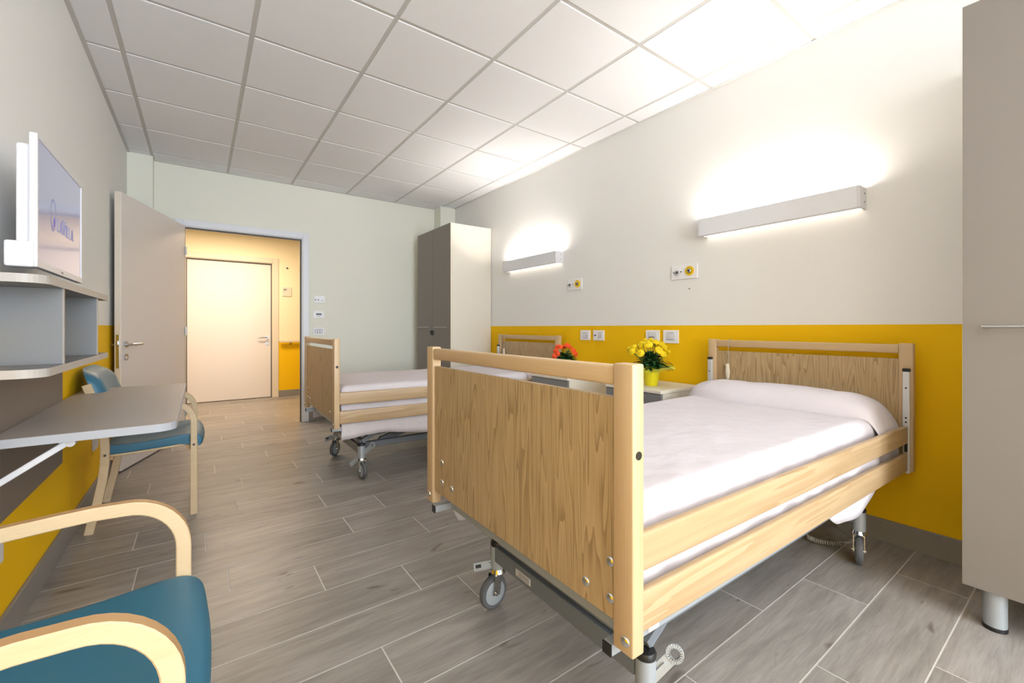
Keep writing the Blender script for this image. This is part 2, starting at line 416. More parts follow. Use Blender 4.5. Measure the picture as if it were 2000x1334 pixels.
# door frame
def frame(name, x0, x1, zt, y0, y1, wd, yf, m, m2):
    """jambs lining an opening x0..x1 (wall y0..y1) with a face casing of width wd at y0-yf"""
    mb = MB()
    mb.box(x0-wd, x0+.012, y0-yf, y0+.002, 0, zt+wd, .004); mb.box(x1-.012, x1+wd, y0-yf, y0+.002, 0, zt+wd, .004)
    mb.box(x0+.012, x1-.012, y0-yf, y0+.002, zt-.012, zt+wd, .004)
    mb.box(x0, x0+.02, y0, y1+.012, 0, zt, .002); mb.box(x1-.02, x1, y0, y1+.012, 0, zt, .002); mb.box(x0+.02, x1-.02, y0, y1+.012, zt-.02, zt, .002)
    o = struct(mb, name, m)
    g = MB(); g.box(x1-.034, x1-.02, y0+.03, y0+.042, 0, zt-.02); g.box(x0+.02, x0+.034, y0+.03, y0+.042, 0, zt-.02); g.box(x0+.034, x1-.034, y0+.03, y0+.042, zt-.034, zt-.02)
    ORG[o.name] = tuple(o.location); build(g, 'gasket', m2, o)
    return o
frame('trim_2', DX0, DX1, DZ, YE, YE+.12, .052, .014, M['frame'], M['gasket'])
# open door leaf
hinge = Vector((-.122, 5.405, 0)); free = Vector((-.478, 4.322, 0)); dv = (free-hinge); LL = dv.length; ang = math.atan2(dv.y, dv.x)
door = bpy.data.objects.new('door_1', None); C.objects.link(door); door.location = hinge; door.rotation_euler = (0, 0, ang)
door['kind'] = 'structure'; ORG[door.name] = (0, 0, 0)
mb = MB(); mb.box(0, LL, -.042, 0, .012, 2.098, .002); build(mb, 'door_leaf', M['door'], door)
mb = MB(); mb.box(LL-.001, LL+.002, -.038, -.004, .014, 2.096); build(mb, 'edge_band', M['door_edge'], door)
mb = MB(); mb.box(LL+.001, LL+.004, -.032, -.010, .78, 1.03, .001); mb.box(LL+.003, LL+.012, -.027, -.015, .955, .985, .002); build(mb, 'lock_plate', M['steel'], door)
def lever(parent, x, z, yside, sgn, xdir, mkey=True):
    mb = MB(); mb.cyl((x, yside, z), (x, yside+sgn*.008, z), .025, seg=24); mb.cyl((x, yside, z), (x, yside+sgn*.05, z), .009)
    mb.tube([(x, yside+sgn*.045, z), (x+xdir*.02, yside+sgn*.05, z), (x+xdir*.13, yside+sgn*.05, z)], .0095, 12)
    build(mb, 'door_handle', M['steel'], parent, 40)
    if mkey:
        mb = MB(); mb.cyl((x, yside, z-.095), (x, yside+sgn*.008, z-.095), .025, seg=24); mb.box(x-.006, x+.006, yside, yside+sgn*.012, z-.115, z-.09, .002)
        build(mb, 'keyhole_rose', M['steel'], parent, 40)
lever(door, LL-.06, .955, 0, 1, -1)
lever(door, LL-.06, .955, -.042, -1, -1, False)
for z in (.25, 1.05, 1.85):
    mb = MB(); mb.cyl((.0, .008, z-.04), (.0, .008, z+.04), .008); build(mb, 'hinge', M['steel'], door, 40)

# corridor
YC = 7.62
mb = MB(); quad_hole(mb, 'y', YC, YC+.1, -2.6, 3.4, -.05, 2.6, [(-.184, .925, -.05, 2.09)]); clean_inner(mb); mb.box(-.3, 1.1, YC+.1, YC+.2, -.05, 2.2); struct(mb, 'wall_corridor', M['wall_corr'])  # last box is an added blocker: stops outside light leaking under the door
mb = MB(); mb.box(-2.7, -2.6, YE+.12, YC+.1, -.05, 2.6); mb.box(3.4, 3.5, YE+.12, YC+.1, -.05, 2.6); struct(mb, 'wall_corridor_ends', M['wall_corr'])
mb = MB(); mb.box(-2.6, XL-.12, YE+.02, YE+.12, -.05, 2.6); mb.box(XR+.12, 3.4, YE+.02, YE+.12, -.05, 2.6); struct(mb, 'wall_corridor_near', M['wall_corr'])
mb = MB(); mb.box(-2.7, 3.5, YE+.12, YC+.1, 2.487, 2.6); struct(mb, 'ceiling_corridor', M['ceil'])
frame('trim_3', -.184, .925, 2.09, YC, YC+.1, .068, .016, M['frame_warm'], M['gasket'])
d2 = bpy.data.objects.new('door_2', None); C.objects.link(d2); d2.location = (.37, YC+.02, 0); d2['kind'] = 'structure'; ORG[d2.name] = tuple(d2.location)
mb = MB(); mb.box(-.16, .9, YC+.042, YC+.085, .008, 2.066, .002); build(mb, 'door_leaf', M['door'], d2)
lever(d2, .84, .93, YC+.042, -1, -1)
mb = MB(); mb.box(.995, 3.4, YC-.012, YC, 0, .10, .002); mb.box(-2.6, -.255, YC-.012, YC, 0, .10, .002); struct(mb, 'baseboard_corridor', M['baseboard'])
t = thing('handrail', 'cream wooden handrail on corridor wall at top of yellow paint', 'handrail', (2.1, YC-.05, .86))
mb = MB(); mb.box(1.0, 3.3, YC-.075, YC-.035, .85, .885, .006); build(mb, 'rail', M['frame_warm'], t)
for x in (1.16, 1.9, 2.9):
    mb = MB(); mb.bar((x, YC-.055, .853), (x, YC, .815), .03, .012, .002); build(mb, 'bracket', M['steel'], t)
t = thing('room_sign', 'small square cream room sign beside the corridor door', 'sign', (1.11, YC, 1.57))
mb = MB(); mb.box(1.045, 1.175, YC-.012, YC, 1.575, 1.72, .003); build(mb, 'plate', M['cream'], t)
mb = MB(); mb.box(1.06, 1.11, YC-.014, YC-.012, 1.675, 1.69); mb.box(1.06, 1.09, YC-.014, YC-.012, 1.66, 1.667); build(mb, 'lettering', M['grey_mark'], t)
mb = MB(); mb.cyl((1.115, YC, 2.02), (1.115, YC-.012, 2.02), .012, seg=16); tag(build(mb, 'wall_sensor', M['dark'], None, 40), 'tiny black dot sensor high on corridor wall above the room sign', 'sensor')

# ---------------------------------------------------------------- wall plates
def plate_r(name, label, cat, y0, y1, z0, z1, feats, group=None, m='plate_white'):
    """plate on the right wall; feats: (name,kind,args,material)"""
    t = thing(name, label, cat, (XR, (y0+y1)/2, z0), 0, group)
    mb = MB(); mb.box(XR-.009, XR, y0, y1, z0, z1, .003); build(mb, 'cover_plate', M[m], t)
    for n, k, a, mm in feats:
        mb = MB()
        if k == 'box': mb.box(XR-a[4], XR-.008, a[0], a[1], a[2], a[3], .001)
        elif k == 'disc': mb.lathe([(a[2], 0), (a[2], -a[3]), (a[2]*.8, -a[3]-.003)], (XR-.008, a[0], a[1]), 24, 'x')
        elif k == 'ring':
            mb.lathe([(a[3], 0), (a[2], 0), (a[2], -a[4]), (a[3], -a[4]), (a[3], 0)], (XR-.008, a[0], a[1]), 28, 'x')
        build(mb, n, M[mm], t, 40)
    return t
def gas(y0, y1, lab):
    yc = (y0+y1)/2; zc = 1.482
    return plate_r('gas_outlet_plate', lab, 'wall outlet', y0, y1, 1.431, 1.535, [
        ('white_socket', 'disc', (yc+.05, zc, .024, .006), 'white_plastic'), ('socket_core', 'disc', (yc+.05, zc, .011, .014), 'rubber'),
        ('pin', 'disc', (yc+.078, zc, .005, .003), 'dark'), ('pin', 'disc', (yc+.024, zc+.004, .005, .003), 'dark'),
        ('yellow_ring', 'ring', (yc-.045, zc+.004, .033, .017, .008), 'yellow_ring'), ('socket_core', 'disc', (yc-.045, zc+.004, .015, .012), 'steel'),
        ('pin', 'disc', (yc-.045, zc+.004, .006, .018), 'dark')])
gas(1.692, 1.896, 'white plate with grey and yellow gas outlets below the nearer wall lamp')
gas(2.817, 3.01, 'white plate with grey and yellow gas outlets below the farther wall lamp')
def screwhole():
    mb = MB(); mb.cyl((XR, 1.757, 1.36), (XR-.003, 1.757, 1.36), .005, seg=10)
    tag(build(mb, 'wall_plug', M['grey_mark']), 'tiny grey wall plug under the nearer gas outlet plate', 'wall plug')
screwhole()
plate_r('call_plate', 'square white bedside plate, leftmost of four on yellow wall', 'wall plate', 2.716, 2.837, .971, 1.06, [
    ('button_field', 'box', (2.74, 2.81, .99, 1.035, .012), 'white_plastic'), ('print_line', 'box', (2.745, 2.80, 1.034, 1.037, .0125), 'grey_mark'), ('print_line', 'box', (2.745, 2.80, .985, .989, .0105), 'logo_grey'), ('print_mark', 'box', (2.75, 2.757, 1.0, 1.018, .0125), 'logo')])
plate_r('call_plate', 'white bedside plate with a small black jack, right of the leftmost plate', 'wall plate', 2.551, 2.679, .971, 1.06, [
    ('jack', 'disc', (2.65, 1.016, .007, .006), 'dark'), ('rocker', 'box', (2.57, 2.625, .99, 1.038, .012), 'white_plastic'), ('print_line', 'box', (2.58, 2.62, 1.038, 1.041, .0115), 'grey_mark'), ('print_mark', 'box', (2.59, 2.594, 1.0, 1.028, .0125), 'grey_mark')])
plate_r('socket_plate', 'white wall plate with a dark slot, behind the yellow flowers', 'wall plate', 2.0, 2.122, .965, 1.064, [
    ('insert', 'box', (2.02, 2.10, .98, 1.05, .012), 'white_plastic'), ('slot', 'box', (2.04, 2.09, 1.006, 1.014, .0125), 'rubber')])
plate_r('switch_plate', 'wide white light switch plate right of the yellow flowers', 'switch', 1.838, 1.966, .968, 1.065, [
    ('rocker', 'box', (1.862, 1.942, .99, 1.045, .013), 'white_plastic'), ('print_line', 'box', (1.875, 1.93, 1.044, 1.047, .0135), 'grey_mark'), ('print_line', 'box', (1.875, 1.935, .992, .996, .0135), 'grey_mark')])
# end wall plates
def plate_e(name, label, cat, x0, x1, z0, z1, feats, m='plate_white'):
    t = thing(name, label, cat, ((x0+x1)/2, YE, z0))
    mb = MB(); mb.box(x0, x1, YE-.01, YE, z0, z1, .003); build(mb, 'cover_plate', M[m], t)
    for n, a, mm in feats:
        mb = MB(); mb.box(a[0], a[1], YE-a[4], YE-.009, a[2], a[3], .001); build(mb, n, M[mm], t)
plate_e('wall_plate', 'pale wall plate with two small dots, highest right of the doorway', 'wall plate', 1.072, 1.188, 1.375, 1.455,
        [('dot', (1.082, 1.094, 1.40, 1.413, .013), 'grey_mark'), ('dot', (1.112, 1.126, 1.40, 1.413, .013), 'grey_mark'), ('mark', (1.15, 1.175, 1.395, 1.40, .0115), 'grey_mark')])
plate_e('thermostat', 'white thermostat with a small dark display right of the doorway', 'thermostat', 1.065, 1.182, 1.195, 1.277,
        [('display', (1.095, 1.155, 1.228, 1.25, .012), 'grey_mark'), ('mark', (1.10, 1.145, 1.21, 1.214, .0115), 'grey_mark')])
plate_e('light_switch', 'white triple light switch right of the doorway, lowest plate', 'switch', 1.065, 1.182, 1.0, 1.08,
        [('surround', (1.08, 1.165, 1.015, 1.065, .0105), 'grey_mark'), ('rocker', (1.084, 1.107, 1.019, 1.061, .014), 'white_plastic'), ('rocker', (1.111, 1.134, 1.019, 1.061, .014), 'white_plastic'), ('rocker', (1.138, 1.161, 1.019, 1.061, .014), 'white_plastic')])
def sock_left(y0, y1, z0, z1, lab):
    t = thing('wall_socket', lab, 'socket', (XL, (y0+y1)/2, z0))
    mb = MB(); mb.box(XL, XL+.012, y0, y1, z0, z1, .003); build(mb, 'cover_plate', M['white_plastic'], t)
    mb = MB(); mb.box(XL+.012, XL+.015, (y0+y1)/2-.025, (y0+y1)/2+.025, z0+.02, z1-.02, .001); build(mb, 'outlet', M['white_plastic'], t)
sock_left(3.70, 3.83, .315, .40, 'white socket low on yellow wall behind the far armchair')
sock_left(2.06, 2.17, .305, .375, 'white socket low on yellow wall at left picture edge below desk')

# ---------------------------------------------------------------- wall lamps
def make_lamp(y0, L, label, group):
    t = thing('wall_lamp', label, 'lamp', (XR, y0, 1.70), 0, group, local=True)
    # local: x from wall negative, y 0..L, z 0..
    z1 = .112; d = .098
    mb = MB(); mb.box(-d, -d+.004, .012, L-.012, .0, z1, .0015); mb.box(-.006, 0, .012, L-.012, .01, z1-.03, .001)
    mb.box(-d, 0, .012, L-.012, .062, .066); mb.box(-d, -.055, .012, L-.012, 0, .004)
    build(mb, 'housing', M['white_metal'], t)
    for a, b in ((0, .012), (L-.012, L)):
        mb = MB(); mb.box(-d, 0, a, b, 0, z1, .002); build(mb, 'end_cap', M['white_plastic'], t)
    for z in (.035, .08):
        mb = MB(); mb.cyl((-.03, 0, z), (-.03, -.002, z), .004, seg=10); build(mb, 'screw', M['grey_mark'], t)
    mb = MB(); mb.cyl((-.05, .03, .085), (-.05, L-.03, .085), .012, seg=14); build(mb, 'upper_tube', M['lamp_up'], t, 40)
    mb = MB(); mb.box(-.052, -.008, .015, L-.015, .004, .010); build(mb, 'lower_diffuser', M['lamp_down'], t)
    return t
lamp = make_lamp(.75, .885, 'white linear wall lamp, the larger nearer one above the near bed', 'linear wall lamps above the beds')
copy_tree(lamp, (XR, 3.075, 1.70), label='white linear wall lamp, the farther one beside the tall cabinet')

# ---------------------------------------------------------------- wardrobes
def make_wardrobe(yc, label):
    t = thing('wardrobe', label, 'wardrobe', (2.275, yc, 0), 0, None, local=True)
    W, D, z0, z1 = .45, .54, .143, 2.262
    mb = MB()
    mb.box(.02, D, -W, -W+.018, z0, z1, .001); mb.box(.02, D, W-.018, W, z0, z1, .001)
    mb.box(.02, D, -W+.018, W-.018, z1-.018, z1, .001); mb.box(.02, D, -W+.018, W-.018, z0, z0+.018, .001)
    mb.box(D-.008, D, -W+.018, W-.018, z0+.018, z1-.018); mb.box(.02, D-.01, -.009, .009, z0+.018, z1-.018)
    build(mb, 'body', M['cream'], t)
    for s in (-1, 1):
        a, b = (-W, -.0015) if s < 0 else (.0015, W)
        mb = MB(); mb.box(0, .019, a, b, z0, z1, .001); d = build(mb, 'door', M['taupe'], t)
        mb = MB(); mb.box(.001, .018, a-.0008 if s < 0 else b-.0002, a+.0002 if s < 0 else b+.0008, z0, z1); build(mb, 'edge_band', M['cream_edge'], d)
        y0, y1 = (-.40, -.065) if s < 0 else (.065, .40)
        mb = MB(); mb.cyl((-.022, y0, 1.088), (-.022, y1, 1.088), .0045, seg=10)
        for y in (y0+.02, y1-.02): mb.cyl((-.022, y, 1.088), (0, y, 1.088), .004, seg=8)
        build(mb, 'handle', M['steel'], d, 40)
    for x in (.05, .49):
        for y in (-.375, .375):
            mb = MB(); mb.cyl((x, y, .012), (x, y, z0), .031, seg=24); f = build(mb, 'leg', M['silver'], t, 40)
            mb = MB(); mb.cyl((x, y, 0), (x, y, .014), .0325, seg=24); build(mb, 'rubber_foot', M['dark'], f, 40)
    return t
wd = make_wardrobe(4.785, 'tall taupe and cream wardrobe standing in the far corner by the far bed')
copy_tree(wd, (2.275, -.128, 0), label='tall grey-fronted wardrobe cut off by the right edge of the picture')
for i, (dy, dz) in enumerate(((.052, 1.035), (.02, 1.04), (-.018, 1.035), (.035, 1.01), (-.005, 1.005))):
    mb = MB(); mb.cyl((2.275, 4.785+dy, dz), (2.268, 4.785+dy, dz), .012, seg=14)
    mb.box(2.262, 2.27, 4.785+dy-.003, 4.785+dy+.003, dz-.016, dz+.004, .001)
    o = build(mb, 'lock', M['dark'], wd)
    # lock coordinates are world; shift into the wardrobe's frame
    for v in o.data.vertices: v.co -= Vector((2.275, 4.785, 0))

# ---------------------------------------------------------------- nightstands
def make_nightstand(y0, label):
    t = thing('nightstand', label, 'nightstand', (2.35, y0, 0), 0, 'bedside cabinets between and beside the beds', local=True)
    W, D, z1 = .46, .455, .685
    mb = MB(); mb.box(.02, D, .004, .022, .08, z1-.022, .001); mb.box(.02, D, W-.022, W-.004, .08, z1-.022, .001)
    mb.box(.02, D, .022, W-.022, .08, .098); mb.box(D-.01, D, .022, W-.022, .098, z1-.022); mb.box(.025, D-.01, .022, W-.022, .49, .505)
    build(mb, 'body', M['cream'], t)
    mb = MB(); mb.box(-.005, D, 0, W, z1-.022, z1, .003); build(mb, 'top', M['cream'], t)
    mb = MB(); mb.box(0, .019, .004, W-.004, .50, z1-.026, .001); d = build(mb, 'drawer', M['greyfront'], t)
    mb = MB(); mb.cyl((-.02, .12, .60), (-.02, W-.12, .60), .0045, seg=10); [mb.cyl((-.02, y, .60), (0, y, .60), .004, seg=8) for y in (.14, W-.14)]; build(mb, 'handle', M['steel'], d, 40)
    mb = MB(); mb.box(0, .019, .004, W-.004, .084, .496, .001); d = build(mb, 'door', M['greyfront'], t)
    mb = MB(); mb.cyl((-.02, .10, .40), (-.02, .10, .46), .0045, seg=10); [mb.cyl((-.02, .10, z), (0, .10, z), .004, seg=8) for z in (.41, .45)]; build(mb, 'handle', M['steel'], d, 40)
    for x in (.05, D-.05):
        for y in (.05, W-.05):
            mb = MB(); mb.cyl((x-.01, y, .025), (x+.012, y, .025), .025, seg=18); mb.box(x-.015, x+.017, y-.012, y+.012, .03, .08, .004); build(mb, 'caster', M['dark'], t, 40)
    return t
ns = make_nightstand(1.655, 'cream nightstand with grey front beside the near bed, under yellow flowers')
copy_tree(ns, (2.35, 2.508, 0), label='cream nightstand with grey front beside the far bed, under orange flowers')

# ---------------------------------------------------------------- beds (local frame: +x to the head, y across, z up)
HW = .508
def end_panel(parent, xf, head):
    nm = 'headboard' if head else 'footboard'
    mb = MB(); mb.box(xf+.008, xf+.026, -HW+.053, HW-.053, .453, .935, .002)
    p = build(mb, nm, M['oak'], parent)
    for s in (-1, 1):
        mb = MB(); a, b = (-HW, -HW+.053) if s < 0 else (HW-.053, HW)
        mb.box(xf, xf+.036, a, b, .405, 1.009, .0035, seg=2); build(mb, 'post', M['beech_z'], p, 50)
    mb = MB(); mb.box(xf+.002, xf+.034, -HW+.053, HW-.053, .961, 1.004, .006, seg=3); build(mb, 'top_rail', M['beech_y'], p, 50)
    if not head:
        for (y, z) in ((-.441, .576), (-.366, .497), (-.441, .496), (.39, .579), (.39, .505), (.312, .503)):
            mb = MB(); mb.lathe([(0, -.004), (.006, -.004), (.010, -.002), (.0115, 0), (.0115, .003)], (xf+.007, y, z), 18, 'x'); build(mb, 'bolt', M['chrome'], p, 50)
        for y in (-.488, .488):
            mb = MB(); mb.lathe([(0, -.004), (.006, -.004), (.010, -.002), (.0115, 0), (.0115, .003)], (xf-.001, y, .433), 18, 'x'); build(mb, 'bolt', M['chrome'], p, 50)
        for s in (-1, 1):
            mb = MB(); mb.cyl((xf+.018, s*HW, .82), (xf+.018, s*(HW+.0015), .82), .009, seg=18); build(mb, 'grommet', M['dark'], p, 50)
    else:
        for s in (-1, 1):
            y = s*.487
            mb = MB(); mb.box(xf-.022, xf, y-.013, y+.013, .40, .878, .003); g = build(mb, 'guide_rail', M['alu'], p)
            mb = MB(); mb.box(xf-.024, xf, y-.014, y+.014, .876, .892, .004); build(mb, 'rail_cap', M['dark'], p)
            for z in (.80, .66, .64):
                mb = MB(); mb.cyl((xf-.024, y, z), (xf-.02, y, z), .004, seg=10); build(mb, 'rivet', M['dark'], p)
            mb = MB(); mb.box(xf-.0232, xf-.02, y-.006, y+.006, .50, .62); build(mb, 'slot', M['dark'], p)
    return p
def caster(parent, x, y, a, pedal=None):
    c, s_ = math.cos(a), math.sin(a)
    mb = MB(); mb.cyl((x, y, .145), (x, y, .238), .026, seg=24); st = build(mb, 'caster', M['silver'], parent, 40)
    mb = MB(); mb.lathe([(.027, .236), (.028, .246), (.024, .253), (0, .255)], (x, y, 0), 24); build(mb, 'cap', M['dark'], st, 40)
    wc = Vector((x-c*.022, y-s_*.022, .062)); ax = Vector((-s_, c, 0))
    mb = MB(); mb.lathe([(0, .128), (.03, .128), (.032, .134), (.026, .148), (.0, .148)], (x, y, 0), 24)
    for sg in (-1, 1):
        q = wc+ax*.02*sg
        mb.bar((x+ax.x*.02*sg-c*.012, y+ax.y*.02*sg-s_*.012, .130), (q.x, q.y, .056), .003, .034, 0, up=(c, s_, .0))
    mb.box(x-.028, x+.026, y-.023, y+.023, .126, .133, .003, RZ(a), (x, y, .13))
    build(mb, 'fork', M['chrome'], st, 40)
    mb = MB(); q = wc
    def wl(prof, name, m, sm=40):
        b = MB(); rings = []
        d = ax; n = Vector((c, s_, 0)); u = Vector((0, 0, 1))
        for r, h in prof: rings.append([b.bm.verts.new(wc+d*h+(n*math.cos(2*PI*k/32)+u*math.sin(2*PI*k/32))*r) for k in range(32)])
        for A, B_ in zip(rings, rings[1:]):
            for k in range(32): b.bm.faces.new((A[k], A[(k+1) % 32], B_[(k+1) % 32], B_[k]))
        b.bm.faces.new(rings[0][::-1]); b.bm.faces.new(rings[-1]); build(b, name, m, st, sm)
    wl([(.046, -.0135), (.058, -.012), (.0615, -.006), (.062, 0), (.0615, .006), (.058, .012), (.046, .0135)], 'tyre', M['rubber'])
    wl([(.02, -.0155), (.044, -.0145), (.046, -.013), (.046, .013), (.044, .0145), (.02, .0155)], 'wheel', M['wheel'])
    wl([(.007, -.026), (.007, .026)], 'axle', M['chrome'])
    if pedal:
        tip, ringed = Vector(pedal[0]), pedal[1]
        base = Vector((x, y, .165)); d = (tip-base).normalized()
        mb = MB(); s0 = base+d*.02
        up = Vector((-.45, -.65, .6))
        if ringed:
            mb.bar(s0, tip-d*.02, .026, .007, .002, up)
            n = up-d*up.dot(d); n.normalize(); sd = d.cross(n)
            pts = [tip+(d*math.cos(2*PI*k/20)+sd*math.sin(2*PI*k/20))*.017 for k in range(20)]
            # ring of short bars
            for k in range(20): mb.bar(pts[k], pts[(k+1) % 20], .009, .009, .001, n)
            mb.bar(s0+n*.006, tip-d*.035+n*.006, .006, .008, .001, up)
            mb.bar(base-d*.02, base-d*.10, .028, .007, .002, up)
        else:
            mb.bar(s0, tip, .026, .007, .002, up); mb.bar(s0-up*.006+Vector((0, 0, -.012)), tip-up*.006+Vector((0, 0, -.012)), .006, .012, .001, up)
        mb.cyl(base-Vector((0, 0, 0))-d*.0, base+d*.032, .008)
        p = build(mb, 'brake_pedal', M['silver'], st)
        if not ringed:
            n = up.normalized(); mb = MB(); mb.bar(tip-d*.026+n*.004, tip-d*.006+n*.004, .010, .003, .001, up); build(mb, 'pad', M['dark'], p)
def make_bed(loc, rz, label, first=True):
    t = thing('hospital_bed', label, 'bed', loc, rz, 'wooden hospital beds', local=True)
    xf, xh = -1.023, .972
    end_panel(t, xf, False); end_panel(t, xh, True)
    for s in (-1, 1):
        for (z0, z1) in ((.562, .645), (.432, .520)):
            mb = MB(); y = s*.494
            a, b = y-(s*.022), y
            mb.box(xf+.038, xh-.022, min(a, b), max(a, b), z0, z1, .007, seg=3)
            for v in mb.bm.verts: v.co.z -= .023*(v.co.x-xf)/2
            build(mb, 'side_rail', M['beech_x'], t, 50)
    # deck frame
    mb = MB()
    for s in (-1, 1): mb.box(xf+.0, xh, s*.440-.0125, s*.440+.0125, .378, .403, .002)
    mb.box(-.955, -.93, -.43, .43, .378, .403, .002); mb.box(.93, .955, -.43, .43, .378, .403, .002)
    for x in [-.85+.17*i for i in range(11)]: mb.box(x-.02, x+.02, -.43, .43, .403, .415, .002)
    d = build(mb, 'deck_frame', M['silver'], t)
    for s in (-1, 1):
        mb = MB(); mb.box(xf-.004, xf, s*.440-.0126, s*.440+.0126, .3775, .4035, .001); build(mb, 'end_cap', M['dark'], d)
        mb = MB(); mb.box(-.905, -.865, s*.452-.006, s*.452+.006, .383, .412, .004); build(mb, 'bumper', M['white_plastic'], d)
    mb = MB()
    for s in (-1, 1):
        mb.bar((-.80, s*.36, .262), (-.70, s*.36, .32), .03, .03, .002); mb.bar((-.70, s*.36, .32), (-.35, s*.36, .352), .03, .045, .002)
        mb.bar((-.35, s*.36, .352), (.2, s*.36, .36), .03, .04, .002)
    mb.bar((-.80, -.36, .262), (-.80, .36, .262), .03, .03, .002)
    build(mb, 'deck_support', M['bedgrey'], t)
    # base
    mb = MB()
    for x in (-.805, .735): mb.box(x-.022, x+.022, -.35, .35, .18, .238, .003)
    for s in (-1, 1): mb.box(-.80, .73, s*.265-.02, s*.265+.02, .186, .230, .003)
    b = build(mb, 'base_frame', M['bedgrey'], t)
    mb = MB(); mb.box(-.8285, -.827, .09, .175, .196, .220, .0005); lb = build(mb, 'sticker', M['white_plastic'], b)
    mb = MB()
    for k in range(5): mb.box(-.829, -.8284, .097, .168-.01*(k % 2), .199+.004*k, .2005+.004*k)
    build(mb, 'print', M['grey_mark'], lb)
    # lifting arms
    for s in (-1, 1):
        mb = MB(); mb.bar((-.62, s*.235, .222), (.0, s*.235, .385), .022, .045, .003); mb.cyl((-.62, s*.22, .222), (-.62, s*.25, .222), .016)
        build(mb, 'lift_arm', M['bedgrey'], t)
        mb = MB(); mb.bar((.60, s*.205, .222), (-.02, s*.205, .385), .022, .045, .003); mb.cyl((.60, s*.19, .222), (.60, s*.22, .222), .016)
        build(mb, 'lift_arm', M['bedgrey'], t)
    mb = MB(); mb.box(-.30, -.1, -.06, .06, .20, .29, .01); mb.cyl((-.1, 0, .245), (.32, 0, .30), .022, seg=16); mb.cyl((.3, 0, .297), (.5, 0, .32), .012, seg=12)
    build(mb, 'actuator', M['dark'], t, 40)
    # casters
    caster(t, -.805, .33, math.radians(6), ((-.882, .378, .148), False))
    caster(t, -.805, -.37, math.radians(95), ((-.738, -.41, .236), True))
    caster(t, .735, -.37, math.radians(17))
    caster(t, .735, .37, math.radians(80))
    # mattress
    mb = MB(); mb.box(-.955, .945, -.435, .435, .418, .664, .04, seg=4); build(mb, 'mattress', M['mattress'], t, 50)
    # handset on the headboard
    yh = .37
    mb = MB(); mb.tube([(xh-.012, yh, .76), (xh-.018, yh-.003, .80), (xh-.016, yh, .855)], .011, 12, [.009, .014, .010]); h = build(mb, 'handset', M['cream_edge'], t, 40)
    mb = MB(); mb.tube([(xh-.008, yh, .85), (xh-.004, yh, 1.0), (xh+.004, yh, 1.009), (xh+.03, yh, 1.009), (xh+.041, yh, .98)], .0016, 6); build(mb, 'cord', M['coil'], h, 40)
    mb = MB(); mb.tube([(xh-.012, yh, .765), (xh-.03, yh+.01, .745), (xh-.025, yh+.02, .76)], .0025, 6); build(mb, 'hook', M['cream_edge'], h, 40)
    return t
bed1_loc, bed1_rz = (1.745, 1.066, 0), math.radians(-.75)
bed2_loc, bed2_rz = (1.745, 3.53, 0), 0
bed = make_bed(bed1_loc, bed1_rz, 'large wooden hospital bed in front, its footboard towards the camera')
bed2 = copy_tree(bed, bed2_loc, bed2_rz, 'wooden hospital bed at the far end, beside the tall wardrobe')
# the far bed's foot caster has swivelled the other way
cs = [o for o in bpy.data.objects if o.parent == bed2 and o.name.startswith('caster')]
def cen(o):
    vs = o.data.vertices; return Vector((sum(v.co.x for v in vs)/len(vs), sum(v.co.y for v in vs)/len(vs), 0))
c0 = min(cs, key=lambda o: (cen(o)-Vector((-.805, .33, 0))).length); p0 = cen(c0); th = math.radians(38)
R_ = Matrix.Rotation(th, 3, 'Z'); c0.rotation_euler = (0, 0, th); c0.location = p0-R_@p0

# bedding -------------------------------------------------
from mathutils import noise as NZ
def sheet_mesh(near):
    mb = MB(); hl0, hl1, hw, top, r = -.962, .950, .441, .676, .045
    na, nb = 110, 72; over = .27
    def fold(v, lo, hi):
        """flattened coordinate -> (position, drop)"""
        if lo <= v <= hi: return v, 0
        e = (lo-v) if v < lo else (v-hi); s = -1 if v < lo else 1; edge = lo if v < lo else hi
        q = r*PI/2
        if e < q:
            a = e/r; return edge+s*r*math.sin(a), r*(1-math.cos(a))
        return edge+s*r, r+(e-q)
    def fn(u, v):
        a0 = hl0+r-over+u*(hl1-hl0-2*r+2*over); b0 = -hw+r-over+v*(2*hw-2*r+2*over)
        x, dx = fold(a0, hl0+r, hl1-r); y, dy = fold(b0, -hw+r, hw-r)
        drop = max(dx, dy)
        # wavy hem and the slack that hangs below the rails
        h = max(0, drop-.12)/(over-.02)
        if dy > dx:
            if near: sag = .095*math.exp(-((x-.37)/.28)**6)*(1+.2*math.sin(x*5)) if y < 0 else .14*math.exp(-((x+.88)/.06)**4)
            else: sag = .14*(1-.25*math.sin(x*6+.5)*.5) if x < .75 else .0
            drop += h*(sag*1.9)
            drop -= h*.05*(.5+.5*math.sin(x*9+1))
            wv = .004*math.sin(x*34+2*math.sin(x*7))*min(1, drop/.1)+.006*NZ.noise(Vector((x*9, 3 if y > 0 else 7, drop*4)))
            y += (1 if y > 0 else -1)*(wv-.004)
            y += (.021 if y > 0 else -.021)*min(1, max(0, drop-.08)/.14)
        elif dx > 0:
            x += (1 if x > 0 else -1)*.003*math.sin(y*30)
            if x > 0: x = min(x, .952)
        z = top-drop+.006*NZ.noise(Vector((x*2.2, y*3, 1)))*(1 if drop < .02 else 0)
        z += .0025*NZ.noise(Vector((x*8, y*10, 4)))
        return Vector((x, y, z))
    mb.grid(fn, na, nb)
    return mb
